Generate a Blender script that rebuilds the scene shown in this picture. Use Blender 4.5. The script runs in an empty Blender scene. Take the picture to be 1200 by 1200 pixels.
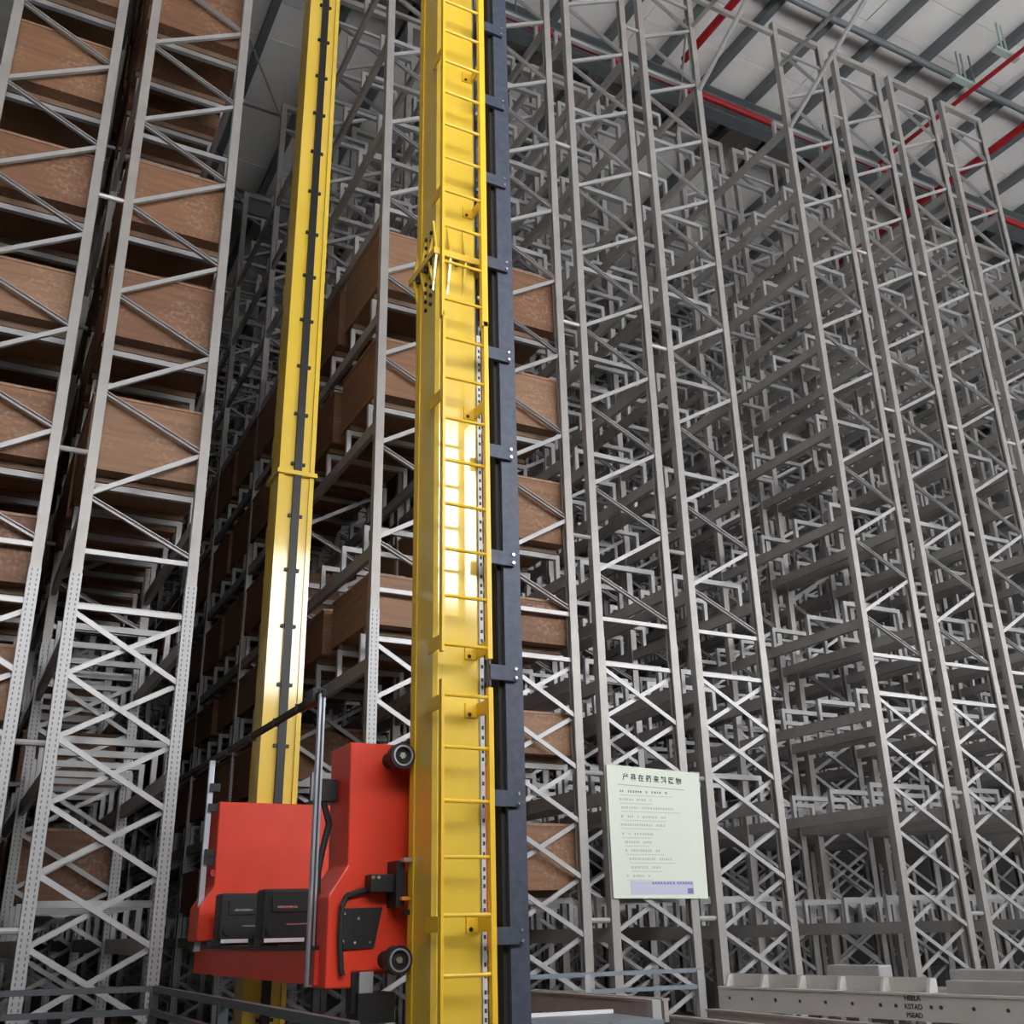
import bpy, math, random
from mathutils import Vector, Matrix
random.seed(7)
scene = bpy.context.scene
col = scene.collection
EYE = 1.6                      # camera height above the floor, metres

# ------------------------------------------------------------------ camera
F_PX = 1223.7
YAW, PITCH, ROLL = math.radians(28.142), math.radians(21.908), math.radians(-1.316)
_f = Vector((math.sin(YAW)*math.cos(PITCH), math.cos(YAW)*math.cos(PITCH), math.sin(PITCH)))
_r = Vector((math.cos(YAW), -math.sin(YAW), 0))
_u = _r.cross(_f)
CR = math.cos(ROLL)*_r + math.sin(ROLL)*_u
CU = -math.sin(ROLL)*_r + math.cos(ROLL)*_u
cam_d = bpy.data.cameras.new('camera')
cam_d.sensor_width = 36.0
cam_d.lens = F_PX/1200*36.0
cam_d.clip_end = 300
cam = bpy.data.objects.new('camera', cam_d)
col.objects.link(cam)
cam.matrix_world = Matrix(((CR.x, CU.x, -_f.x, 0), (CR.y, CU.y, -_f.y, 0), (CR.z, CU.z, -_f.z, EYE), (0, 0, 0, 1)))
scene.camera = cam

def ray(x, y):
    return _f + CR*((x-600)/F_PX) - CU*((y-600)/F_PX)
def onZ(x, y, z):              # floor-plan point of a pixel at height z above the floor
    d = ray(x, y); t = (z-EYE)/d.z
    return Vector((d.x*t, d.y*t, z))
def onY(x, y, Y):
    d = ray(x, y); t = Y/d.y
    return Vector((d.x*t, Y, d.z*t+EYE))
def onX(x, y, X):
    d = ray(x, y); t = X/d.x
    return Vector((X, d.y*t, d.z*t+EYE))

# ------------------------------------------------------------------ daylight and exposure
world = bpy.data.worlds.new('overcast_sky')
scene.world = world
world.use_nodes = True
bg = world.node_tree.nodes['Background']
bg.inputs[0].default_value = (0.97, 0.98, 1.0, 1)
bg.inputs[1].default_value = 10.5
scene.view_settings.view_transform = 'Standard'
scene.view_settings.look = 'None'
scene.view_settings.gamma = 1
scene.view_settings.use_curve_mapping = False
scene.view_settings.exposure = 0.0
try:
    scene.cycles.use_denoising = True
    scene.cycles.max_bounces = 8
    scene.cycles.diffuse_bounces = 2
    scene.cycles.sample_clamp_indirect = 4
except Exception:
    pass

# ------------------------------------------------------------------ materials
MATS = {}
def mat(name, color, rough=0.5, metal=0.0, noise=0.0, nscale=8.0, stretch=(1, 1, 1), bump=0.0, spec=0.5, coat=0.0):
    m = bpy.data.materials.new(name)
    m.use_nodes = True
    nt = m.node_tree; b = nt.nodes['Principled BSDF']
    b.inputs['Base Color'].default_value = (*color, 1)
    b.inputs['Roughness'].default_value = rough
    b.inputs['Metallic'].default_value = metal
    b.inputs['Specular IOR Level'].default_value = spec
    b.inputs['Coat Weight'].default_value = coat
    b.inputs['Coat Roughness'].default_value = 0.09
    b.inputs['Coat IOR'].default_value = 1.8
    if noise > 0:
        tc = nt.nodes.new('ShaderNodeTexCoord'); mp = nt.nodes.new('ShaderNodeMapping')
        mp.inputs['Scale'].default_value = stretch
        nz = nt.nodes.new('ShaderNodeTexNoise'); nz.inputs['Scale'].default_value = nscale
        nz.inputs['Detail'].default_value = 6
        rp = nt.nodes.new('ShaderNodeValToRGB')
        rp.color_ramp.elements[0].position = 0.3; rp.color_ramp.elements[1].position = 0.7
        rp.color_ramp.elements[0].color = (*[c*(1-noise) for c in color], 1)
        rp.color_ramp.elements[1].color = (*[min(1, c*(1+noise)) for c in color], 1)
        nt.links.new(tc.outputs['Object'], mp.inputs[0]); nt.links.new(mp.outputs[0], nz.inputs['Vector'])
        nt.links.new(nz.outputs[0], rp.inputs[0]); nt.links.new(rp.outputs[0], b.inputs['Base Color'])
        if bump > 0:
            bp = nt.nodes.new('ShaderNodeBump'); bp.inputs['Strength'].default_value = bump
            nt.links.new(nz.outputs[0], bp.inputs['Height']); nt.links.new(bp.outputs[0], b.inputs['Normal'])
    MATS[name] = m
    return m
def perforated(name, color, pitch):
    m = mat(name, color, 0.42, 0.25)
    nt = m.node_tree; b = nt.nodes['Principled BSDF']
    tc = nt.nodes.new('ShaderNodeTexCoord'); sp = nt.nodes.new('ShaderNodeSeparateXYZ')
    nt.links.new(tc.outputs['Object'], sp.inputs[0])
    def m_(op, a, bb=None):
        n = nt.nodes.new('ShaderNodeMath'); n.operation = op
        for i, v in enumerate((a, bb)):
            if v is None: continue
            if isinstance(v, (int, float)): n.inputs[i].default_value = v
            else: nt.links.new(v, n.inputs[i])
        return n.outputs[0]
    fz = m_('FRACT', m_('MULTIPLY', sp.outputs[2], 1.0/pitch))
    sz = m_('LESS_THAN', m_('ABSOLUTE', m_('SUBTRACT', fz, 0.5)), 0.26)
    sx = m_('LESS_THAN', m_('ABSOLUTE', m_('SUBTRACT', m_('ABSOLUTE', sp.outputs[0]), 0.026)), 0.006)
    sy = m_('LESS_THAN', m_('ABSOLUTE', m_('SUBTRACT', m_('ABSOLUTE', sp.outputs[1]), 0.026)), 0.006)
    h = m_('MULTIPLY', sz, m_('MAXIMUM', sx, sy))
    mx = nt.nodes.new('ShaderNodeMix'); mx.data_type = 'RGBA'
    nt.links.new(h, mx.inputs[0])
    mx.inputs[6].default_value = (*color, 1); mx.inputs[7].default_value = (0.14, 0.14, 0.15, 1)
    nt.links.new(mx.outputs[2], b.inputs['Base Color'])
    return m
STEEL = mat('grey_rack_paint', (0.40, 0.375, 0.35), 0.42, 0.25, 0.10, 3.0)
PERF = perforated('perforated_upright_daylit', (0.43, 0.425, 0.42), 0.05)  # lighter, cooler than the rack paint: daylight on the lower uprights, painted in
BRACE = mat('galvanised_brace', (0.47, 0.46, 0.455), 0.38, 0.25, 0.06, 4.0)
BEAM = mat('grey_beam_paint', (0.40, 0.375, 0.35), 0.5, 0.1, 0.08, 3.0)
SUPP = mat('galvanised_support', (0.43, 0.425, 0.42), 0.45, 0.2, 0.08, 4.0)
YEL = mat('yellow_gloss_paint', (0.88, 0.60, 0.055), 0.4, 0.0, 0.05, 2.0, (1, 1, .3), coat=1.0)
YELD = mat('yellow_satin_paint', (0.86, 0.54, 0.035), 0.35)
RED = mat('red_paint', (0.76, 0.05, 0.02), 0.38, 0.0, 0.08, 3.0)
BLACK = mat('black_plastic', (0.012, 0.012, 0.014), 0.45)
RUBBER = mat('black_rubber', (0.018, 0.018, 0.018), 0.7)
NAVY = mat('dark_blue_grey_paint', (0.058, 0.068, 0.098), 0.5, 0.2, 0.2, 20.0)
BLUE = mat('blue_conduit', (0.03, 0.07, 0.15), 0.4)
ALU = mat('aluminium_profile', (0.62, 0.66, 0.72), 0.3, 0.7)
CHROME = mat('bright_bolt', (0.8, 0.8, 0.8), 0.25, 0.9)
WHITE = mat('white_plate', (0.80, 0.80, 0.80), 0.5)
ORANGE = mat('orange_plastic', (0.75, 0.28, 0.04), 0.5)
CRATES = [mat('plywood_%s' % n, c, 0.62, 0.0, 0.22, 2.2, (0.6, 0.6, 7.0), 0.12) for n, c in
          (('warm', (0.255, 0.125, 0.064)), ('tan', (0.295, 0.158, 0.088)), ('russet', (0.22, 0.103, 0.055)))]
for cm in CRATES:
    nt = cm.node_tree; b = nt.nodes['Principled BSDF']; src = b.inputs['Base Color'].links[0].from_socket
    tc = nt.nodes.new('ShaderNodeTexCoord'); n1 = nt.nodes.new('ShaderNodeTexNoise'); n1.inputs['Scale'].default_value = 1.7; n1.inputs['Detail'].default_value = 2
    n2 = nt.nodes.new('ShaderNodeTexNoise'); n2.inputs['Scale'].default_value = 22; n2.inputs['Detail'].default_value = 5
    nt.links.new(tc.outputs['Object'], n1.inputs['Vector']); nt.links.new(tc.outputs['Object'], n2.inputs['Vector'])
    mu = nt.nodes.new('ShaderNodeMath'); mu.operation = 'MULTIPLY'; nt.links.new(n1.outputs[0], mu.inputs[0]); nt.links.new(n2.outputs[0], mu.inputs[1])
    rp = nt.nodes.new('ShaderNodeValToRGB'); rp.color_ramp.elements[0].position = 0.29; rp.color_ramp.elements[1].position = 0.42
    rp.color_ramp.elements[1].color = (0.45, 0.45, 0.45, 1)
    nt.links.new(mu.outputs[0], rp.inputs[0])
    mx = nt.nodes.new('ShaderNodeMix'); mx.data_type = 'RGBA'; nt.links.new(rp.outputs[0], mx.inputs[0]); nt.links.new(src, mx.inputs[6])
    mx.inputs[7].default_value = (0.45, 0.32, 0.22, 1); nt.links.new(mx.outputs[2], b.inputs['Base Color'])
CRATE_LID = mat('plywood_lid', (0.33, 0.19, 0.115), 0.6, 0.0, 0.2, 2.5, (5, .6, .6))
SKID = mat('crate_skid_wood', (0.20, 0.125, 0.08), 0.8, 0.0, 0.25, 3.0)
PAPER = mat('pale_green_sheet', (0.78, 0.83, 0.72), 0.6)
INK = mat('black_print', (0.05, 0.055, 0.06), 0.7)
INKG = mat('grey_print', (0.42, 0.45, 0.42), 0.7)
LAV = mat('lavender_print', (0.60, 0.60, 0.74), 0.6)
INKB = mat('blue_print', (0.22, 0.20, 0.40), 0.6)
CONC = mat('concrete_floor_paint', (0.17, 0.17, 0.165), 0.5, 0.0, 0.15, 0.6)
ROOFP = mat('off_white_roof_foil', (0.88, 0.86, 0.83), 0.5, 0.0, 0.06, 1.2)
PURL = mat('blue_grey_purlin', (0.16, 0.18, 0.19), 0.5, 0.1, 0.1, 2.0)
WALLM = mat('grey_wall_cladding', (0.22, 0.22, 0.215), 0.6, 0.0, 0.08, 1.0)
RAILM = mat('dark_railing_paint', (0.10, 0.11, 0.12), 0.45, 0.2)
RAILB = mat('blue_grey_railing', (0.26, 0.30, 0.34), 0.4, 0.3)
CONV = mat('beige_grey_conveyor', (0.62, 0.595, 0.565), 0.45, 0.05, 0.05, 3.0)
CONVD = mat('taupe_conveyor', (0.40, 0.355, 0.335), 0.5, 0.05, 0.08, 3.0)
REDPIPE = mat('red_pipe_paint', (0.40, 0.012, 0.018), 0.45)
GREENISH = mat('grey_green_duct', (0.40, 0.48, 0.45), 0.5)

# ------------------------------------------------------------------ mesh helpers
class MB:
    def __init__(s): s.v = []; s.f = []
    def box(s, x0, x1, y0, y1, z0, z1):
        n = len(s.v)
        s.v += [(x0,y0,z0),(x1,y0,z0),(x1,y1,z0),(x0,y1,z0),(x0,y0,z1),(x1,y0,z1),(x1,y1,z1),(x0,y1,z1)]
        s.f += [tuple(n+i for i in q) for q in ((0,3,2,1),(4,5,6,7),(0,1,5,4),(1,2,6,5),(2,3,7,6),(3,0,4,7))]
        return s
    def loft(s, a, b):           # two equal rings
        n = len(s.v); k = len(a)
        s.v += [tuple(p) for p in a] + [tuple(p) for p in b]
        for i in range(k):
            j = (i+1) % k
            s.f.append((n+i, n+j, n+k+j, n+k+i))
        s.f.append(tuple(n+i for i in reversed(range(k)))); s.f.append(tuple(n+k+i for i in range(k)))
        return s
    def sweep(s, p, q, prof, up=(0, 1, 0)):   # profile (a along 'up', b along side) from p to q
        p = Vector(p); q = Vector(q); d = (q-p).normalized(); u = Vector(up)
        u = (u - d*u.dot(d)).normalized(); w = d.cross(u)
        s.loft([p+u*a+w*b for a, b in prof], [q+u*a+w*b for a, b in prof])
        return s
    def bar(s, p, q, a, b, up=(0, 1, 0)):
        return s.sweep(p, q, [(-a/2,-b/2),(a/2,-b/2),(a/2,b/2),(-a/2,b/2)], up)
    def tube(s, p, q, r, n=8, up=(0, 1, 0)):
        d = (Vector(q)-Vector(p)).normalized()
        if abs(d.dot(Vector(up))) > .95: up = (1, 0, 0)
        return s.sweep(p, q, [(r*math.cos(2*math.pi*i/n), r*math.sin(2*math.pi*i/n)) for i in range(n)], up)
    def path(s, pts, r, n=6):
        for a, b in zip(pts, pts[1:]): s.tube(a, b, r, n, (0.3, 0.8, 0.52))
        return s
    def prism(s, poly, y0, y1):  # polygon in XZ, extruded along Y
        return s.loft([(x, y0, z) for x, z in poly], [(x, y1, z) for x, z in poly])
    def ring(s, c, r0, r1, y0, y1, n=20):   # annulus about the Y axis
        base = len(s.v)
        for i in range(n):
            a = 2*math.pi*i/n; ca, sa = math.cos(a), math.sin(a)
            s.v += [(c[0]+r*ca, y, c[2]+r*sa) for r, y in ((r0,y0),(r1,y0),(r1,y1),(r0,y1))]
        for i in range(n):
            j = (i+1) % n
            for k in range(4):
                l = (k+1) % 4
                s.f.append((base+4*i+k, base+4*i+l, base+4*j+l, base+4*j+k))
        return s
    def mesh(s, name, m):
        me = bpy.data.meshes.new(name)
        me.from_pydata(s.v, [], s.f)
        me.materials.append(m)
        import bmesh
        bm = bmesh.new(); bm.from_mesh(me); bmesh.ops.recalc_face_normals(bm, faces=bm.faces); bm.to_mesh(me); bm.free()
        me.update()
        return me
def link(name, me, parent=None, loc=(0, 0, 0), rz=0.0):
    o = bpy.data.objects.new(name, me)
    col.objects.link(o)
    o.location = loc
    if rz: o.rotation_euler = (0, 0, rz)
    if parent is not None: o.parent = parent
    return o
def part(name, mb, m, parent, loc=(0, 0, 0), rz=0.0):
    return link(name, mb.mesh(name, m), parent, loc, rz)
def thing(name, label, cat, loc=(0, 0, 0), group=None, rz=0.0):
    o = link(name, None, None, loc, rz)
    return tag(o, label, cat, group)
def tag(o, label, cat, group=None):
    o['label'] = label; o['category'] = cat
    if group: o['group'] = group
    return o
def struct(name, mb, m):
    o = link(name, mb.mesh(name, m)); o['kind'] = 'structure'
    return o
def bevel(o, w=0.008, seg=2):
    b = o.modifiers.new('edge', 'BEVEL'); b.width = w; b.segments = seg; b.limit_method = 'ANGLE'
    return o
def text_mesh(name, body, size, m, parent, loc, rot):
    cu = bpy.data.curves.new(name, 'FONT'); cu.body = body; cu.size = size; cu.extrude = 0.0008; cu.offset = size*0.022
    cu.align_x = 'CENTER'; cu.align_y = 'CENTER'
    tmp = bpy.data.objects.new(name, cu); col.objects.link(tmp)
    bpy.context.view_layer.update()
    dg = bpy.context.evaluated_depsgraph_get()
    me = bpy.data.meshes.new_from_object(tmp.evaluated_get(dg))
    bpy.data.objects.remove(tmp); bpy.data.curves.remove(cu)
    me.materials.clear(); me.materials.append(m)
    o = link(name, me, parent, loc); o.rotation_euler = rot
    return o

# ------------------------------------------------------------------ building shell
X_L, X_R, Y_B, Y_F = -5.0, 36.0, 42.0, -4.0
Z_ROOF = 17.6 + EYE
struct('floor', MB().box(X_L, X_R, Y_F-0.2, Y_B, -0.2, 0.0), CONC)
struct('wall_left', MB().box(X_L-0.2, X_L, Y_F, Y_B, 0, Z_ROOF+0.05), WALLM)
struct('wall_right', MB().box(X_R, X_R+0.2, Y_F, Y_B, 0, Z_ROOF+0.05), WALLM)
struct('wall_back', MB().box(X_L, X_R, Y_B, Y_B+0.2, 0, Z_ROOF+0.05), WALLM)
# the front wall behind the photographer, with the long high window band that both masts mirror
wf = MB()
wf.box(X_L, X_R, Y_F-0.25, Y_F, 0, 7.1)
wf.box(X_L, X_R, Y_F-0.25, Y_F, 10.8, Z_ROOF+0.05)
for x in range(-3, 36, 6):
    wf.box(x, x+0.35, Y_F-0.25, Y_F, 7.1, 10.8)
struct('wall_front', wf, WALLM)

ceil = struct('ceiling', MB().box(X_L, X_R, Y_F-0.25, Y_B, Z_ROOF+0.05, Z_ROOF+0.25), ROOFP)
pm = MB().box(0, 4.18, 0, 0.985, 0, 0.05).mesh('panel', ROOFP)
for i in range(7):
    for j in range(30):
        x = 2.0+i*4.2; y = 3.0+j*1.0
        if i < 1 and j > 20: continue
        link('panel', pm, ceil, (x, y, Z_ROOF+0.0+(0.012 if (i+j) % 2 else 0)))
pu = MB(); pu.box(-0.04, 0.04, Y_F, Y_B, 0.0, 0.02); pu.box(-0.012, 0.012, Y_F, Y_B, 0.02, 0.22); pu.box(-0.04, 0.04, Y_F, Y_B, 0.22, 0.24)
pum = MB().box(-0.075, 0.075, Y_F, Y_B, 0, 0.22).mesh('purlin', PURL)
for i in range(31):
    link('purlin', pum, ceil, (-4.4+i*1.3, 0, Z_ROOF-0.22))
rf = MB(); rf.box(X_L, X_R, -0.16, 0.16, 0, 0.03).box(X_L, X_R, -0.02, 0.02, 0.03, 0.62).box(X_L, X_R, -0.16, 0.16, 0.62, 0.65)
rfm = rf.mesh('rafter', PURL)
for y in (13.9, 21.9, 29.9):
    link('rafter', rfm, ceil, (0, y, Z_ROOF-0.22-0.65))

# ------------------------------------------------------------------ rack geometry
D = 10.564; W = 1.1; GAP = 0.371; AISLE = 1.9875; BAY = 3.0; NB = 8
XL = {}
XL[2] = 3.876
for i in (3, 4, 5): XL[i] = XL[i-1]+W+GAP
XL[6] = XL[5]+W+AISLE
for i in (7, 8, 9): XL[i] = XL[i-1]+W+GAP
XL[10] = XL[9]+W+AISLE; XL[11] = XL[10]+W+GAP
XL[1] = XL[2]-AISLE-W; XL[0] = XL[1]-W-GAP
LEV = [z+EYE for z in (0.02, 1.50, 2.82, 4.13, 5.72, 7.24, 8.74, 10.25, 11.73, 13.19)]   # beam tops
SUPH = 0.33
Z_SW = 3.59+EYE; Z_TOP = 15.56+EYE; Z_SPL = 3.35+EYE

def cprof(w, d, t, lip, sgn):    # lipped C, web on the side sgn*x, opening inwards
    x0 = -w/2; x1 = w/2; y0 = -d/2; y1 = d/2
    p = [(x0,y0),(x1,y0),(x1,y0+lip),(x1-t,y0+lip),(x1-t,y0+t),(x0+t,y0+t),(x0+t,y1-t),(x1-t,y1-t),(x1-t,y1-lip),(x1,y1-lip),(x1,y1),(x0,y1)]
    return [(x*sgn, y) for x, y in p]
def upright_mb(sgn, z0, z1, w, mb=None, off=(0, 0)):
    mb = mb or MB()
    pr = cprof(w, w, 0.008, 0.032, sgn)
    if sgn < 0: pr = pr[::-1]
    mb.loft([(x+off[0], y+off[1], z0) for x, y in pr], [(x+off[0], y+off[1], z1) for x, y in pr])
    return mb
UL = lambda a, d, t: [(-a/2,-d/2),(a/2,-d/2),(a/2,d/2),(a/2-t,d/2),(a/2-t,-d/2+t),(-a/2+t,-d/2+t),(-a/2+t,d/2),(-a/2,d/2)]
def channel(mb, p, q, b=0.05, d=0.045, open_front=False):
    # U channel in the frame plane, web towards the camera (-y) unless open_front
    p = Vector(p); q = Vector(q); dr = (q-p).normalized(); fy = Vector((0, 1 if not open_front else -1, 0)); w = dr.cross(fy)
    prof = UL(b, d, 0.007)
    mb.loft([p+w*a+fy*c for a, c in prof], [q+w*a+fy*c for a, c in prof])
    return mb
RISE = [(0.04, 4.20+1.2*k+EYE+0.02, W-0.04, 4.80+1.2*k+EYE+0.02) for k in range(9)]
FALL = [(0.04, 4.20+1.2*k+EYE-0.04, W-0.04, 3.60+1.2*k+EYE+0.07) for k in range(10)]
XFR = [(0.04, 2.95-0.6*j+EYE, W-0.04, 2.35-0.6*j+EYE) for j in range(7)]
XBK = [(0.04, 2.37-0.6*j+EYE, W-0.04, 2.93-0.6*j+EYE) for j in range(7)]
HOR = [Z_SW, 3.02+EYE, 14.95+EYE]
zb = MB; 
m_rise = channel(MB(), (0.04,0,0), (W-0.04,0,0.6)).mesh('brace', BRACE)
m_fall = channel(MB(), (0.04,0,0), (W-0.04,0,-0.49), 0.048, 0.045, True).mesh('brace', BRACE)
m_xf = channel(MB(), (0.04,-0.03,0), (W-0.04,-0.03,-0.6), 0.05, 0.02).mesh('brace', BRACE)
m_xb = channel(MB(), (0.04,0.03,0), (W-0.04,0.03,0.56), 0.05, 0.02).mesh('brace', BRACE)
m_hor = channel(MB(), (0.04,0,0), (W-0.04,0,0)).mesh('cross_bar', BRACE)
m_top = MB().box(-0.05, W+0.05, -0.05, 0.05, -0.11, 0.0).mesh('top_bar', STEEL)
m_up = {s: upright_mb(s, 0, Z_TOP-Z_SPL, 0.102).mesh('upright', STEEL) for s in (1, -1)}
m_lo = {s: upright_mb(s, 0, Z_SPL, 0.112).mesh('upright_base', PERF) for s in (1, -1)}
m_lp = {s: upright_mb(s, 0, Z_SPL, 0.108).mesh('upright_base', STEEL) for s in (1, -1)}
bmb = MB()
m_beam = MB().sweep((0, 0.052, -0.075), (0, BAY-0.052, -0.075), [(-0.075,-0.03),(0.075,-0.03),(0.075,0.03),(-0.075,0.03)], (0, 0, 1)).mesh('load_beam', BEAM)
def support_mb(mb, x0, x1, y, z):
    h = SUPH
    mb.box(x0, x1, y-0.03, y+0.03, z+h-0.065, z+h)
    mb.box(x0, x0+0.055, y-0.03, y+0.03, z, z+h-0.065)
    mb.box(x1-0.055, x1, y-0.03, y+0.03, z, z+h-0.065)
    return mb
SY = [0.32, 1.10, 1.90, 2.68]
m_sup = support_mb(MB(), -0.03, W+0.03, 0, 0).mesh('pallet_support', SUPP)
m_tie = MB().tube((W+0.05, 0, 0), (W+GAP-0.05, 0, 0), 0.03, 8).mesh('row_spacer', BRACE)
m_base = MB().box(-0.09, 0.09, -0.09, 0.09, 0, 0.012).mesh('foot_plate', STEEL)
NF, NBM, NSP = 4, 6, 4          # how many frames / bays are built piece by piece; the rest is one distant part
far = MB()
for k in range(NF, NB+1):
    y = BAY*k
    for s, x in ((1, 0), (-1, W)): far.bar((x, y, 0), (x, y, Z_TOP), 0.1, 0.1)
    for a in RISE+FALL+XFR+XBK: far.bar((a[0], y, a[1]), (a[2], y, a[3]), 0.04, 0.05)
    for z in HOR: far.bar((0.04, y, z), (W-0.04, y, z), 0.05, 0.05)
m_far_frames = far.mesh('distant_frames', STEEL)
far = MB()
for k in range(NBM, NB):
    for z in LEV:
        for x in (0, W): far.bar((x, BAY*k+0.05, z-0.06), (x, BAY*k+BAY-0.05, z-0.06), 0.06, 0.12, (1, 0, 0))
m_far_beams = far.mesh('distant_beams', BEAM)
far = MB()
for k in range(NSP, NB):
    for z in LEV:
        for sy in SY: support_mb(far, -0.03, W+0.03, BAY*k+sy, z)
m_far_sup = far.mesh('distant_supports', SUPP)

ROWS = {
 0: ('crate-filled steel pallet rack row standing behind the row that borders the crane aisle', 'outer crate-filled rack row'),
 1: ('crate-filled steel pallet rack row whose empty lowest tiers border the dark crane aisle', 'filled row beside the carriage'),
 2: ('steel pallet rack row with crates directly behind the yellow ladder mast, facing the crane aisle', 'rack row behind the ladder mast'),
 3: ('steel pallet rack row with crates beside the dark cable column, next to the notice', 'rack row beside the cable column'),
 4: ('empty grey steel rack row carrying the pale green notice sheet', ''),
 5: ('empty grey steel rack row bordering the empty aisle, next to the notice row', ''),
 6: ('empty grey steel rack row across the empty aisle, first of its block of four', ''),
 7: ('empty grey steel rack row, second of the four past the empty aisle', ''),
 8: ('empty grey steel rack row, third of the four past the empty aisle', ''),
 9: ('empty grey steel rack row, last of the four past the empty aisle', ''),
 10: ('empty steel rack row past the second empty aisle, facing that aisle', ''),
 11: ('empty steel rack row standing behind the row past the second empty aisle', ''),
}
for i in range(12):
    t = thing('pallet_rack', ROWS[i][0], 'pallet rack', (XL[i], D, 0), 'high bay pallet rack rows')
    for k in range(NB if False else NF):
        y = BAY*k
        for s, x in ((1, 0), (-1, W)):
            link('upright', m_up[s], t, (x, y, Z_SPL)); link('upright_base', (m_lo if i < 3 else m_lp)[s], t, (x, y, 0)); link('foot_plate', m_base, t, (x, y, 0))
        for a in RISE: link('brace', m_rise, t, (0, y, a[1]))
        for a in FALL: link('brace', m_fall, t, (0, y, a[1]))
        for a in XFR: link('brace', m_xf, t, (0, y, a[1]))
        for a in XBK: link('brace', m_xb, t, (0, y, a[1]))
        for z in HOR: link('cross_bar', m_hor, t, (0, y, z))
        link('top_bar', m_top, t, (0, y, Z_TOP))
        if i not in (1, 5, 9, 11):
            for z in (0.1, 1.7, 4.65, 7.8, 10.9, 13.9): link('row_spacer', m_tie, t, (0, y, z+EYE))
    for k in range(NBM):
        for z in LEV:
            for x in (0, W): link('load_beam', m_beam, t, (x, BAY*k, z))
    for k in range(NSP):
        for z in LEV:
            for sy in SY: link('pallet_support', m_sup, t, (0, BAY*k+sy, z))
    for n, me in (('distant_frames', m_far_frames), ('distant_beams', m_far_beams), ('distant_supports', m_far_sup)):
        o = link(n, me, t); o['kind'] = 'stuff'
    if i in (1, 2, 5, 6):            # triangular end brackets that carry the head of the crane aisle
        x = W if i in (1, 5) else 0
        part('bracket_arm', MB().tube((x, -0.05, 14.52+EYE), (x, -2.9, 14.40+EYE), 0.036, 8, (1, 0, 0)), STEEL, t)
        part('bracket_strut', MB().tube((x, -0.05, 13.1+EYE), (x, -2.6, 14.42+EYE), 0.042, 8, (1, 0, 0)), BRACE, t)
    if i in (5, 1):                  # ties over the aisle
        for k in range(NF):
            part('aisle_tie', MB().bar((W+0.05, BAY*k, 15.3+EYE), (W+AISLE-0.05, BAY*k, 15.3+EYE), 0.07, 0.09), STEEL, t)
            part('aisle_tie_rod', MB().tube((W+0.05, BAY*k+0.02, 15.2+EYE), (W+AISLE-0.05, BAY*k+BAY, 15.2+EYE), 0.02, 6), STEEL, t)

# ------------------------------------------------------------------ crates
ORD = ['first', 'second', 'third', 'fourth', 'fifth', 'sixth', 'seventh', 'eighth', 'ninth', 'tenth', 'eleventh', 'twelfth']
crate_cache = {}
def crate_meshes(w, l, h, ci):
    key = (w, l, h, ci)
    if key not in crate_cache:
        t = 0.018
        body = MB().box(-w/2, w/2, -l/2, l/2, 0.07, h-0.03)
        lid = MB().box(-w/2-0.012, w/2+0.012, -l/2-0.012, l/2+0.012, h-0.03, h)
        skid = MB()
        band = MB()
        for z in (0.16, h-0.10):
            band.box(-w/2-t, w/2+t, -l/2-t, -l/2, z-0.045, z+0.045); band.box(-w/2-t, -w/2, -l/2, l/2, z-0.045, z+0.045)
        crate_cache[key] = (body.mesh('panel_box', CRATES[ci]), lid.mesh('lid', CRATE_LID),
                            MB().box(-w/2+0.02, w/2-0.02, -0.05, 0.05, 0, 0.07).mesh('skid', SKID))
    return crate_cache[key]
def crate(row, lev, n, w, h, ci, l=1.28):
    k, s = divmod(n, 2)
    if lev < 9: h = min(h, round(LEV[lev+1]-0.15-LEV[lev]-SUPH-0.06, 2))
    y = D+BAY*k+(0.73 if s == 0 else 2.29)
    b, lid, sk = crate_meshes(w, l, h, ci)
    lab = 'plywood crate, %s tier, %s from the end, %s' % (ORD[lev], ORD[n], ROWS[row][1])
    t = thing('crate', lab, 'crate', (XL[row]+W/2+random.uniform(-.02, .02), y, LEV[lev]+SUPH), 'plywood crates in the racks')
    link('panel_box', b, t); link('lid', lid, t)
    for sy in (-0.41, 0.37): link('skid', sk, t, (0, sy, 0))
HS = [0.72, 0.84, 0.92, 0.80]
def fill(row, lev, count, w=1.18, h=None):
    for n in range(count):
        crate(row, lev, n, w, h or HS[(lev*3+n+row) % 4], (lev+n*2+row) % 3)
for lev in range(10): fill(0, lev, 4)
for lev, c in ((3, 4), (4, 4), (5, 3), (7, 3), (8, 3), (9, 3)): fill(1, lev, c, 1.22, 0.93)
for lev in (0, 1, 2):  # deeper crates added behind the empty front places to darken the rack interior
    for n in range((2, 3, 5)[lev], 9): crate(1, lev, n, 1.18, .88, n % 3)
for lev, c, h in ((0, 6, .7), (2, 10, 0.66), (4, 10, 0.86), (5, 8, .95)): fill(2, lev, c, 1.16, h)
for n in (3, 4, 5, 6, 7): crate(2, 3, n, 1.16, .85, n % 3)
for n in (2, 3, 4, 5, 6, 7): crate(2, 1, n, 1.16, .85, n % 3)
for lev, h in ((0, .78), (1, .56), (2, .62), (3, .92), (4, .84), (5, .93)): fill(3, lev, 3, 1.12, h)

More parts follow.
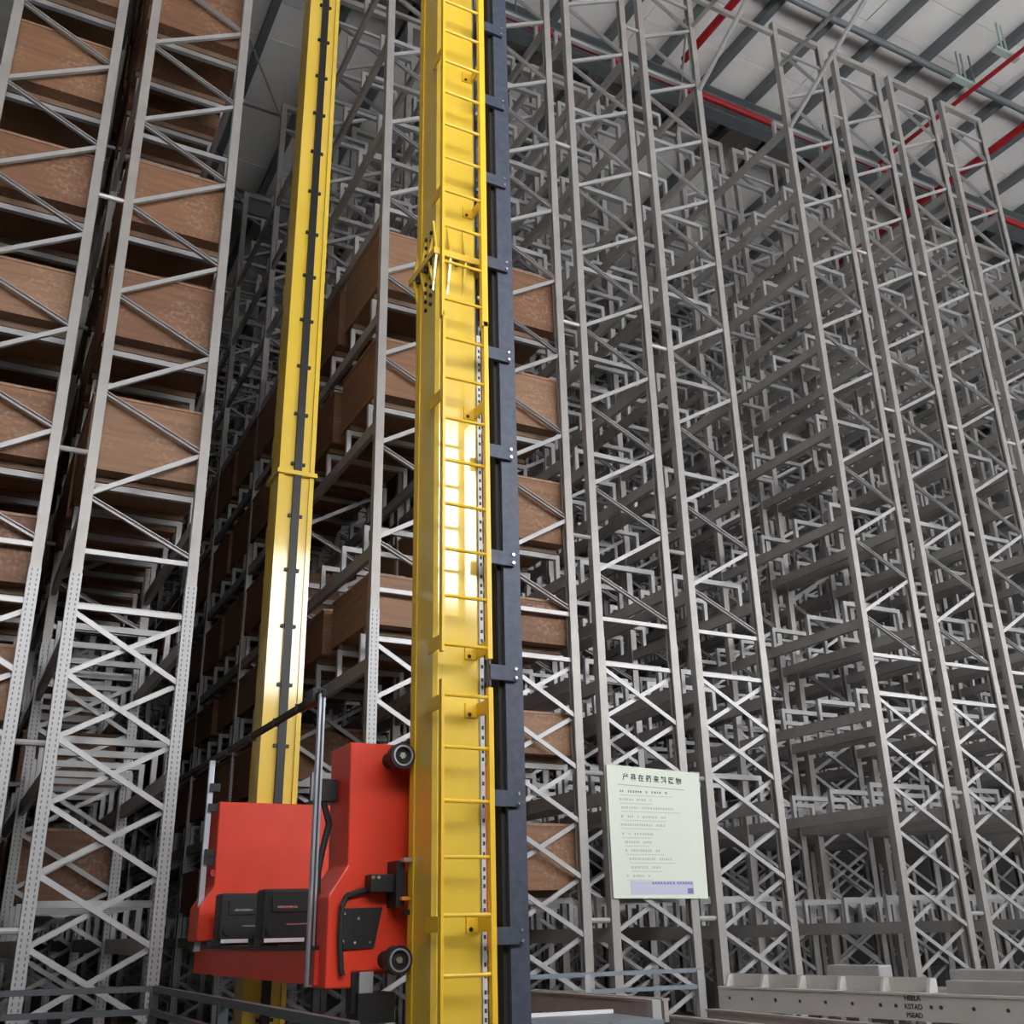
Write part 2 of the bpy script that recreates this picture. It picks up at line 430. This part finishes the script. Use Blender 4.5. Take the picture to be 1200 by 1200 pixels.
# ------------------------------------------------------------------ stacker crane (masts, ladder, cable column)
CX = 2.88
crane = thing('stacker_crane', 'yellow twin-mast stacker crane with a ladder and dark cable column on its near mast', 'crane', (CX, 8.4, 0))
def cpart(name, mb, m, parent=None): # world coordinates -> crane parts
    o = part(name, mb, m, parent or crane)
    if parent is None: o.location = (-CX, -8.4, 0)
    return o
Z_M = 14.2+EYE
base = MB(); base.box(CX-0.16, CX+0.16, 5.7, 11.3, 0.12, 0.42); bevel(cpart('base_beam', base, YELD))
for y in (5.95, 11.0):
    cpart('travel_wheel', MB().tube((CX-0.06, y, 0.16), (CX+0.06, y, 0.16), 0.16, 20), BLACK)
cpart('head_beam', MB().box(CX-0.15, CX+0.15, 6.0, 11.0, Z_M, Z_M+0.3), YELD)
# near mast: chamfered box section
def mast(y0, y1, x0, x1, c=0.025):
    pr = [(x0+c,y0),(x1-c,y0),(x1,y0+c),(x1,y1-c),(x1-c,y1),(x0+c,y1),(x0,y1-c),(x0,y0+c)]
    return MB().loft([(x, y, 0.42) for x, y in pr], [(x, y, Z_M) for x, y in pr])
nm = cpart('mast', mast(6.20, 6.59, 2.71, 3.05), YEL)
for s, x in ((-1, 2.71), (1, 3.05)):
    cpart('guide_strip', MB().box(*sorted((x+s*0.003, x+s*0.011)), 6.49, 6.57, 0.45, Z_M-0.05), YELD, nm)
cpart('guide_rail', MB().box(2.78, 2.98, 6.59, 6.63, 0.45, Z_M-0.05), BLACK, nm)
zf = 4.86+EYE
jf = MB(); jf.box(2.655, 3.105, 6.13, 6.64, zf-0.03, zf+0.03)
bevel(cpart('joint_flange', jf, YEL, nm), 0.004)
for x in (2.68, 2.80, 2.93, 3.08):
    g = MB(); g.loft([(x-.008, 6.2, zf-0.32), (x-.008, 6.14, zf-0.03), (x-.008, 6.14, zf+0.03), (x-.008, 6.2, zf+0.32)],
                     [(x+.008, 6.2, zf-0.32), (x+.008, 6.14, zf-0.03), (x+.008, 6.14, zf+0.03), (x+.008, 6.2, zf+0.32)])
    cpart('gusset', g, YEL, nm)
for y in (6.26, 6.42, 6.56):
    g = MB(); g.loft([(2.71, y-.008, zf-0.3), (2.66, y-.008, zf-0.03), (2.66, y-.008, zf+0.03), (2.71, y-.008, zf+0.3)],
                     [(2.71, y+.008, zf-0.3), (2.66, y+.008, zf-0.03), (2.66, y+.008, zf+0.03), (2.71, y+.008, zf+0.3)])
    cpart('gusset', g, YEL, nm)
for x in (2.74, 2.86, 2.99, 3.07):
    cpart('bolt', MB().tube((x, 6.155, zf-0.075), (x, 6.155, zf-0.03), 0.018, 8), BLACK, nm)
for y in (6.22, 6.34, 6.5):
    cpart('bolt', MB().tube((2.68, y, zf-0.075), (2.68, y, zf-0.03), 0.018, 8), BLACK, nm)
for dz in (-0.38, -0.30, -0.22, -0.14, 0.12, 0.20, 0.28):
    for y in (6.30, 6.40):
        cpart('bolt', MB().tube((2.695, y, zf+dz), (2.71, y, zf+dz), 0.016, 8), BLACK, nm)
# thin weld seam lines across the mast face every 0.65 m
m_seam = MB().box(2.735, 3.025, 6.196, 6.2, -0.002, 0.002).mesh('seam', YELD)
# far mast: channel face with a dark rail groove and bolts
fm = cpart('mast', mast(10.45, 10.83, 2.70, 3.07, 0.012), YEL)
for x0, x1 in ((2.685, 2.745), (3.035, 3.085)):
    cpart('mast_flange', MB().box(x0, x1, 10.425, 10.45, 0.45, Z_M-0.05), YEL, fm)
cpart('guide_rail', MB().box(2.855, 2.935, 10.405, 10.45, 0.45, Z_M-0.05), BLACK, fm)
m_rb = MB().box(-0.016, 0.016, -0.03, 0, -0.016, 0.016).mesh('rail_bolt', BLACK)
z = 0.9
while z < Z_M-0.3:
    for x in (2.832, 2.958): link('rail_bolt', m_rb, fm, (x, 10.45, z))
    z += 0.62
jf = MB(); jf.box(2.66, 3.11, 10.39, 10.86, 4.76+EYE-0.025, 4.76+EYE+0.025)
cpart('joint_flange', jf, YEL, fm)
# ladder
lad = cpart('ladder', MB().box(2.662, 2.682, 5.97, 6.015, 0.45, 1.50+EYE).box(2.992, 3.026, 5.97, 6.015, 0.45, 1.47+EYE), YELD)
lad2 = cpart('ladder', MB().box(2.662, 2.682, 5.97, 6.015, 1.68+EYE, 4.22+EYE).box(2.992, 3.026, 5.97, 6.015, 1.66+EYE, 4.22+EYE), YELD)
lad3 = cpart('ladder', MB().box(2.652, 2.672, 5.97, 6.015, 4.18+EYE, Z_M-1).box(2.982, 3.03, 5.97, 6.015, 4.18+EYE, Z_M-1), YELD)
m_rung = MB().tube((2.675, 5.99, 0), (3.0, 5.99, 0), 0.0125, 8).mesh('rung', YELD)
zr = -0.227-0.3265*2
while zr+EYE < Z_M-1.1:
    p = lad if zr < 1.5 else (lad2 if zr < 4.2 else lad3)
    link('rung', m_rung, p, (0, 0, zr+EYE))
    zr += 0.3265
for z, p in ((0.05, lad), (1.36, lad), (1.75, lad2), (3.55, lad2), (5.35, lad3), (6.75, lad3), (8.3, lad3), (-1.0, lad)):
    for x0, x1, m in ((2.66, 2.672, YELD), (3.01, 3.022, YELD)):
        b = MB().box(x0, x1, 6.0, 6.2, z+EYE-0.045, z+EYE+0.045)
        cpart('wall_bracket', b, m, p)
    cpart('bolt', MB().tube((2.96, 6.185, z+EYE-0.03), (2.96, 6.2, z+EYE-0.03), 0.014, 8), BLACK, p)
    cpart('bracket_foot', MB().box(2.93, 3.02, 6.188, 6.2, z+EYE-0.05, z+EYE+0.045), YELD, p)
# encoder strip, blue conduit and cable column on the right side of the mast
enc = cpart('encoder_strip', MB().box(3.052, 3.082, 6.215, 6.222, 0.5, 4.25+EYE), WHITE)
m_tick = MB().box(3.060, 3.075, 6.2125, 6.215, -0.012, 0.012).mesh('code_mark', INK)
z = 0.56
while z < 4.2+EYE:
    link('code_mark', m_tick, enc, (0, 0, z)); z += random.choice((0.05, 0.065, 0.09))
cpart('conduit', MB().tube((3.10, 6.34, 0.5), (3.10, 6.34, Z_M-0.2), 0.022, 10), BLUE)
tray = MB()
tray.box(3.175, 3.305, 6.08, 6.10, 0.45, Z_M-0.4)
tray.box(3.175, 3.19, 6.10, 6.30, 0.45, Z_M-0.4)
tray.box(3.29, 3.305, 6.10, 6.30, 0.45, Z_M-0.4)
tr = cpart('cable_column', tray, NAVY)
cpart('cable_chain', MB().box(3.145, 3.174, 6.12, 6.22, 0.6, Z_M-0.6), RUBBER)
for k in range(-2, 16):
    z = -0.02+0.8085*k+EYE
    if z < 0.5: continue
    cpart('bracket', MB().box(3.05, 3.25, 6.05, 6.078, z-0.05, z+0.05), NAVY, tr)
    for dz in (-0.03, 0.03):
        cpart('bolt', MB().tube((3.235, 6.035, z+dz), (3.235, 6.05, z+dz), 0.011, 8), CHROME, tr)

# ------------------------------------------------------------------ lift carriage
CY = 8.4
car = thing('lift_carriage', 'red lift carriage with black fork drives hanging between the yellow masts', 'carriage', (CX, CY, 1.3))
def rpart(name, mb, m, parent=None):
    o = part(name, mb, m, parent or car)
    if parent is None: o.location = (-CX, -CY, -1.3)
    return o
E = EYE
def end_frame(y0, y1):
    P = [(2.335,1.20),(2.345,0.42),(2.225,0.24),(2.225,-0.30),(2.40,-0.30),(2.40,-0.21),(3.36,-0.21),(3.36,-0.30),(3.535,-0.30),(3.535,0.24),(3.415,0.42),(3.425,1.20)]
    return MB().prism([(x, z+E) for x, z in P], y0, y1)
nf = bevel(rpart('end_frame', end_frame(6.72, 7.12), RED), 0.012)
P = [(2.235,1.17),(2.245,0.44),(2.13,0.26),(2.13,-0.02),(3.63,-0.02),(3.63,0.26),(3.515,0.44),(3.525,1.17)]
ff = bevel(rpart('end_frame', MB().prism([(x, z+E) for x, z in P], 10.0, 10.38), RED), 0.012)
for x in (2.20, 3.52):
    sb = rpart('side_beam', MB().box(x, x+0.06, 6.86, 10.35, -0.28+E, -0.08+E), RED)
    rpart('edge_strip', MB().box(x-0.012, x+0.06, 6.86, 10.35, -0.08+E, -0.055+E), BLACK, sb)
rpart('deck', MB().box(2.26, 3.52, 7.12, 10.0, -0.24+E, -0.19+E), RED)
for i, (y, x0) in enumerate(((8.80, onY(303, 1080, 8.69).x), (9.62, onY(253, 1080, 9.51).x))):      # two telescopic fork drives
    fd = bevel(rpart('fork_drive', MB().box(x0+0.03, 3.5, y-0.11, y+0.11, -0.02+E, 0.36+E), BLACK), 0.02)
    rpart('fork_tine', MB().box(x0-0.02, 3.56, y-0.09, y+0.09, -0.055+E, -0.005+E), BLACK, fd)
    rpart('fork_strip', MB().box(x0+0.05, x0+0.37, y-0.125, y-0.11, -0.035+E, -0.005+E), WHITE, fd)
    rpart('drive_hub', MB().tube((x0+0.11, y-0.13, 0.07+E), (x0+0.11, y-0.11, 0.07+E), 0.05, 14), RUBBER, fd)
    rpart('housing', bevel_mb if False else MB().box(x0+0.1, x0+0.45, y-0.125, y-0.11, 0.19+E, 0.30+E), RUBBER, fd)
    rpart('maker_plate', MB().box(x0+0.14, x0+0.30, y-0.13, y-0.125, 0.215+E, 0.232+E), CHROME, fd)
    rpart('maker_plate', MB().box(x0+0.22, x0+0.42, y-0.113, y-0.11, 0.09+E, 0.10+E), CHROME, fd)
    rpart('cable_gland', MB().tube((x0+0.16, y-0.06, 0.33+E), (x0+0.16, y-0.06, 0.36+E), 0.03, 8), BLACK, fd)
# guide rollers that run on the near mast
for z in (1.09, -0.145):
    for x in (2.615, 3.145):
        w = rpart('guide_roller', MB().tube((x-0.0, 6.50, z+E), (x, 6.72, z+E), 0.055, 16), RUBBER)
        rpart('roller_tyre', MB().ring((x, 0, z+E), 0.05, 0.085, 6.48, 6.56), BLACK, w)
        rpart('roller_rim', MB().ring((x, 0, z+E), 0.058, 0.068, 6.470, 6.482), ALU, w)
        rpart('axle_cap', MB().tube((x, 6.48, z+E), (x, 6.50, z+E), 0.022, 6), CHROME, w)
# black cover plate, hose and sensor block on the near end frame
cp = rpart('cover_plate', MB().prism([(2.31,0.16+E),(2.58,0.165+E),(2.53,-0.07+E),(2.31,-0.08+E)], 6.70, 6.72), BLACK)
for x, z in ((2.42, 0.10), (2.40, -0.04), (2.50, -0.04), (2.325, 0.13), (2.325, -0.03)):
    rpart('screw', MB().tube((x, 6.695, z+E), (x, 6.70, z+E), 0.010, 8), CHROME, cp)
hose = [(2.60, 6.69, 0.285+E), (2.42, 6.69, 0.26+E), (2.335, 6.69, 0.235+E), (2.305, 6.69, 0.17+E), (2.30, 6.69, -0.02+E), (2.315, 6.69, -0.19+E), (2.325, 6.69, -0.225+E)]
rpart('hose', MB().path(hose, 0.018, 8), RUBBER)
sb = bevel(rpart('sensor_block', MB().box(2.46, 2.66, 6.60, 6.72, 0.25+E, 0.36+E), BLACK), 0.008)
for x in (2.475, 2.51): rpart('sensor_lamp', MB().tube((x, 6.595, 0.34+E), (x, 6.60, 0.34+E), 0.012, 8), CHROME, sb)
sb = rpart('sensor_bracket', MB().box(2.615, 2.675, 6.56, 6.72, 0.16+E, 0.44+E), BLACK)
rpart('reader_head', MB().box(2.64, 2.695, 6.50, 6.56, 0.43+E, 0.455+E), ALU, sb)
rpart('reader_plug', MB().box(2.64, 2.695, 6.52, 6.56, 0.20+E, 0.222+E), ORANGE, sb)
rpart('reader_tip', MB().box(2.66, 2.695, 6.52, 6.56, 0.115+E, 0.145+E), BLACK, sb)
# aluminium posts and the black cable rail between their heads
ap = bevel(rpart('post', MB().box(2.17, 2.215, 6.92, 6.965, -0.29+E, 1.555+E), ALU), 0.004)
rpart('post_groove', MB().box(2.186, 2.199, 6.917, 6.92, -0.28+E, 1.54+E), INK, ap)
rpart('sensor_box', MB().box(2.215, 2.33, 6.94, 7.02, 0.84+E, 0.98+E), BLACK, ap)
rpart('cable_bundle', MB().path([(2.24, 6.97, 0.86+E), (2.29, 6.97, 0.70+E), (2.25, 6.97, 0.52+E), (2.225, 6.955, 0.40+E), (2.222, 6.95, -0.1+E)], 0.022, 7), RUBBER, ap)
ap2 = bevel(rpart('post', MB().box(2.135, 2.185, 10.08, 10.12, -0.1+E, 1.55+E), ALU), 0.004)
for z, w in ((1.3, .05), (1.12, .05), (0.72, .07), (0.66, .06), (0.22, .06)):
    rpart('cable_clamp', MB().box(2.15, 2.19+w, 10.04, 10.10, z+E-0.035, z+E+0.035), BLACK, ap2)
rpart('stop_button', MB().tube((2.235, 10.02, 0.55+E), (2.235, 10.08, 0.55+E), 0.03, 10), REDPIPE, ap2)
rl = rpart('cable_rail', MB().bar((2.20, 6.90, 1.555+E), (2.19, 13.2, 1.60+E), 0.045, 0.035, (0, 0, 1)), RUBBER)
for y in (6.95, 7.5, 8.1, 8.8, 9.6, 10.1):
    rpart('cable_tie', MB().box(2.172, 2.222, y-0.015, y+0.015, 1.53+E, 1.59+E), BLACK, rl)
rpart('rail_head', MB().box(2.16, 2.24, 7.05, 7.22, 1.52+E, 1.62+E), BLACK, rl)
# buffer hardware under the near end frame
rpart('safety_gear', MB().box(2.42, 2.66, 6.66, 6.86, -0.50+E, -0.33+E).box(2.39, 2.42, 6.7, 6.8, -0.44+E, -0.21+E), BLACK)
rpart('rope_plate', MB().box(2.44, 2.53, 6.70, 6.72, -0.34+E, -0.21+E), SUPP)

# ------------------------------------------------------------------ notice sheet on the rack end
ny = D-0.075
nt_ = thing('notice_sheet', 'pale green printed notice sheet hung on the rack uprights', 'notice', (7.44, ny, 1.05+EYE))
def npart(name, mb, m, parent=None):
    o = part(name, mb, m, parent or nt_)
    if parent is None: o.location = (-7.44, -ny, -1.05-EYE)
    return o
sheet = MB(); sheet.prism([(6.785, 0.325+E), (8.10, 0.315+E), (8.115, 1.755+E), (6.78, 1.80+E)], ny-0.004, ny+0.004)
npart('sheet', sheet, PAPER)
npart('hanger_clip', MB().box(6.79, 6.85, ny+0.004, D-0.056, 1.70+E, 1.76+E).box(8.02, 8.08, ny+0.004, D-0.03, 1.68+E, 1.74+E), SUPP)
text_mesh('title', '\u4ea7 \u53bf \u5728 \u836f \u6765 \u6599 \u533b \u7269', 0.085, INK, nt_, (-0.02, -0.0055, 0.60), (math.pi/2, 0.03, 0))
npart('rule', MB().bar((6.93, ny-0.005, 1.575+E), (7.88, ny-0.005, 1.545+E), 0.002, 0.008), INKG)
random.seed(3)
yl = 1.50
for n, (x0, x1) in enumerate(((6.95, 7.62), (6.94, 7.38), (6.96, 7.72), (6.95, 7.58), (6.94, 7.57), (6.95, 7.42), (6.98, 7.36), (6.98, 7.46), (7.03, 7.62), (7.05, 7.44), (6.98, 7.31))):
    ln = MB(); x = x0
    while x < x1:
        w = random.uniform(0.012, 0.03)
        for q in range(2): ln.box(x, x+w*random.uniform(.5, 1), ny-0.0055, ny-0.004, yl+E-0.012+q*0.014, yl+E-0.005+q*0.014)
        ln.box(x+w*.4, x+w*.4+0.005, ny-0.0055, ny-0.004, yl+E-0.012, yl+E+0.012)
        x += w+(0.012 if random.random() < .75 else 0.06)
    npart('text_line', ln, INKG if n > 7 else INK if n < 1 else INKG)
    npart('underline', MB().box(x0, x1+random.uniform(-.1, .1), ny-0.0052, ny-0.004, yl+E-0.046, yl+E-0.042), INKG)
    yl -= 0.092 if n not in (2, 4) else 0.10
npart('colour_panel', MB().box(7.02, 7.90, ny-0.006, ny-0.004, 0.36+E, 0.51+E), LAV)
ln = MB(); x = 7.32
while x < 7.86:
    ln.box(x, x+0.02, ny-0.0075, ny-0.006, 0.475+E, 0.50+E); ln.box(x+.022, x+0.03, ny-0.0075, ny-0.006, 0.47+E, 0.485+E); x += random.choice((0.038, 0.045, 0.06))
npart('panel_text', ln, INKB)
npart('panel_mark', MB().box(7.81, 7.89, ny-0.007, ny-0.006, 0.37+E, 0.43+E), INKB)

# ------------------------------------------------------------------ railings
def railing(label, cat_pts, zs, m, r, balusters=0, post_pts=None, postm=None):
    o = thing('guard_railing', label, 'railing', (cat_pts[0][0], cat_pts[0][1], 0))
    off = (-cat_pts[0][0], -cat_pts[0][1], 0)
    for a, b in zip(cat_pts, cat_pts[1:]):
        for z in zs:
            q = part('rail', MB().bar((a[0], a[1], z+E), (b[0], b[1], z+E), r*2, r*2, (0, 0, 1)), m, o); q.location = off
    for x, y in (post_pts or cat_pts):
        q = part('post', MB().box(x-0.03, x+0.03, y-0.03, y+0.03, 0, zs[0]+E), postm or m, o); q.location = off
    return o
railing('dark steel guard railing at the foot of the crate-filled racks', [(-1.2, 9.95), (1.70, 9.35), (1.66, 4.6)], (-0.355, -0.52, -0.9), RAILM, 0.022,
        post_pts=[(-0.1, 9.72), (1.70, 9.35), (1.68, 7.0), (1.66, 4.7)])
railing('blue-grey guard railing in front of the notice row', [(4.35, 9.42), (7.02, 9.32)], (-0.395, -0.545, -0.95), RAILB, 0.02,
        post_pts=[(4.4, 9.42), (5.7, 9.37), (6.99, 9.32)], postm=SUPP)

# ------------------------------------------------------------------ conveyors
def conveyor(name, label, p0, p1, z, h, width, m, holes=0, legs=3, skip=None):
    p0 = Vector((p0[0], p0[1], 0)); p1 = Vector((p1[0], p1[1], 0)); d = p1-p0; L = d.length
    o = thing(name, label, 'conveyor', (p0.x, p0.y, 0), rz=math.atan2(d.y, d.x))
    # local x runs along the conveyor, +y to its left (away from camera side handled by width sign)
    sgn = 1 if width > 0 else -1; w = abs(width)
    for k, y in enumerate((0, sgn*w)):
        s = MB(); s.box(0, L, y-0.02, y+0.02, z-h, z); 
        s.box(0, L, y-0.035, y+0.035, z-0.014, z+0.004)
        q = part('side_channel', s, m, o)
        if k == 0 and holes:
            hm = MB().tube((0, 0.012*-sgn, 0), (0, -sgn*0.024, 0), 0.016, 10, (1, 0, 0)).mesh('bolt_hole', INK)
            for i in range(holes):
                if skip and abs((i+0.5)*L/holes-skip) < 0.19: continue
                link('bolt_hole', hm, q, ((i+0.5)*L/holes, y, z-h*0.47))
    rm = MB().tube((0, sgn*0.03, 0), (0, sgn*(w-0.03), 0), 0.03, 12, (1, 0, 0)).mesh('roller', m)
    n = int(L/0.3)
    for i in range(n): link('roller', rm, o, (0.15+i*0.3, 0, z-0.09))
    lm = MB().box(-0.04, 0.04, -0.03, 0.03, 0, z-h).mesh('leg', m)
    for i in range(legs):
        for y in (0, sgn*w): link('leg', lm, o, (0.15+i*(L-0.3)/(legs-1), y, 0))
    return o, L
zb_ = -0.55+EYE
b0 = onZ(843, 1156, zb_); b1 = onZ(1200, 1168.5, zb_); b2 = b1+(b1-b0)*0.55
tl = (onZ(1075, 1163.5, zb_)-b0).length
cv, L = conveyor('roller_conveyor', 'beige-grey conveyor with a bolted side beam and stencilled lettering before the empty racks', b0, b2, zb_, 0.21, 0.85, CONV, holes=17, legs=4, skip=tl)
for dx in (-0.17, 0.17):
    part('bolt_hole', MB().tube((tl+dx, -0.012, zb_-0.1), (tl+dx, -0.024, zb_-0.1), 0.016, 10, (1, 0, 0)), INK, cv)
gd = MB(); gd.box(0.0, 2.35, 0.16, 0.18, zb_, zb_+0.115)
g = part('side_guide', gd, CONV, cv)
for i in range(6):
    x = 0.02+i*0.46
    part('guide_rib', MB().loft([(x, 0.05, zb_), (x, 0.16, zb_), (x, 0.16, zb_+0.11), (x, 0.10, zb_+0.11)], [(x+.03, 0.05, zb_), (x+.03, 0.16, zb_), (x+.03, 0.16, zb_+0.11), (x+.03, 0.10, zb_+0.11)]), CONV, g)
for x0, x1, y0, z1 in ((0.95, 1.55, 0.5, 0.19), (2.3, 3.1, 0.45, 0.17), (2.35, 3.4, 0.3, 0.09), (4.3, 5.2, 0.45, 0.2)):
    bevel(part('chain_cover', MB().box(x0, x1, y0, y0+0.2, zb_-0.02, zb_+z1), SUPP, cv), 0.01)
# lettering: three short stencilled lines
tl = (onZ(1075, 1163.5, zb_)-b0).length
for n, s in enumerate(('HEELA', 'KSTAD', 'PSEAD')):
    text_mesh('stencil_text', s, 0.055, INK, cv, (tl, -0.0225, zb_-0.037-n*0.066), (math.pi/2, 0, 0))

za = -0.5+EYE
a0 = onZ(613, 1160.5, za); a1 = onZ(765, 1171.5, za)
ca, La = conveyor('roller_conveyor', 'taupe chain conveyor ending beside the railing, next to the cable column', a0, a1, za, 0.16, 0.12, CONVD, legs=3)
part('end_post', MB().box(La-0.02, La+0.06, -0.05, 0.03, 0, za+0.0), SUPP, ca)
zc = -0.62+EYE
c0 = onZ(757, 1187, zc); c1 = onZ(900, 1202, zc)
conveyor('roller_conveyor', 'low conveyor with a pale top edge reaching from under the chain conveyor', c0, c0+(c1-c0)*2.2, zc, 0.14, 0.6, CONVD, legs=2)
ze = -0.60+EYE
e0 = onZ(590, 1194, ze); e1 = onZ(718, 1187, ze)
tb = thing('machine_table', 'blue-grey machine cover with a pale rim beside the cable column', 'machine', (e0.x, e0.y, 0))
dd = e1-e0; nn = Vector((dd.y, -dd.x, 0)).normalized()
q = part('cover', MB().loft([e0+Vector((0,0,-.3)), e1+Vector((0,0,-.3)), e1+nn*0.8+Vector((0,0,-.3)), e0+nn*0.8+Vector((0,0,-.3))], [e0, e1, e1+nn*0.8, e0+nn*0.8]), RAILB, tb); q.location = (-e0.x, -e0.y, 0)
q = part('rim', MB().bar(e0+Vector((0,0,.012)), e1+Vector((0,0,.012)), 0.03, 0.03, (0, 0, 1)), WHITE, tb); q.location = (-e0.x, -e0.y, 0)
for p in (e0, e1, e0+nn*.75, e1+nn*.75):
    q = part('leg', MB().box(p.x-.03, p.x+.03, p.y-.03, p.y+.03, 0, ze-0.3), RAILB, tb); q.location = (-e0.x, -e0.y, 0)

# ------------------------------------------------------------------ pipes and fittings under the roof
ZR = Z_ROOF-0.22
def pipe(label, p, q, r, m, name='roof_pipe', hang=None, axis='x'):
    p = Vector(p); q = Vector(q)
    o = thing(name, label, 'pipe', p)
    t = part('pipe_run', MB().tube((0,0,0), q-p, r, 12, (0, 0, 1)), m, o)
    L = (q-p).length; n = max(1, int(L/4)); d = (q-p)/L
    for i in range(n):
        c = d*(L*(i+0.5)/n)
        part('hanger', MB().box(c.x-.012, c.x+.012, c.y-.012, c.y+.012, c.z+r*0.7, ZR-p.z), PURL, o)
    return o
pipe('thick red fire main crossing under the roof beam', (1.5, 13.55, ZR-0.62), (34, 13.55, ZR-0.62), 0.075, REDPIPE)
pipe('grey conduit crossing below the roof purlins', (9.0, 11.05, ZR-0.12), (30, 11.05, ZR-0.12), 0.07, PURL)
r0 = onZ(1200, 60, 16.5+EYE); r1 = onZ(1112, 124, 16.5+EYE)
pipe('thin dark red sprinkler pipe above the last empty rack row', (r0.x, r0.y-2, r0.z), (r1.x, r1.y+2.5, r1.z), 0.05, REDPIPE)
s0 = onZ(1200, 150, 16.2+EYE); s1 = onZ(1160, 177, 16.2+EYE)
pipe('dark red branch pipe beyond the last empty rack row', (s1.x, s0.y-2, s0.z), (s1.x, s1.y+5, s1.z), 0.08, REDPIPE)
q0 = onZ(865, 0, 16.6+EYE); q1 = onZ(819, 50, 16.6+EYE)
pipe('dark red branch pipe above the empty aisle', (q1.x, q0.y-2, q0.z), (q1.x, q1.y+0.5, q1.z), 0.08, REDPIPE)
for n, (px, py, lab) in enumerate(((1130, 95, 'grey-green hanging pipe fitting between roof purlins'), (1178, 62, 'grey-green twin-rod pipe hanger beside the thin red pipe'))):
    c = onZ(px, py, 16.6+EYE)
    o = thing('pipe_hanger', lab, 'hanger', (c.x, c.y, c.z))
    for dx in (-0.07, 0.07): part('rod', MB().tube((dx, 0, 0), (dx, 0, ZR-c.z), 0.022, 8), GREENISH, o)
    part('cradle', MB().box(-0.35, 0.35, -0.07, 0.07, -0.07, 0.0), GREENISH, o)
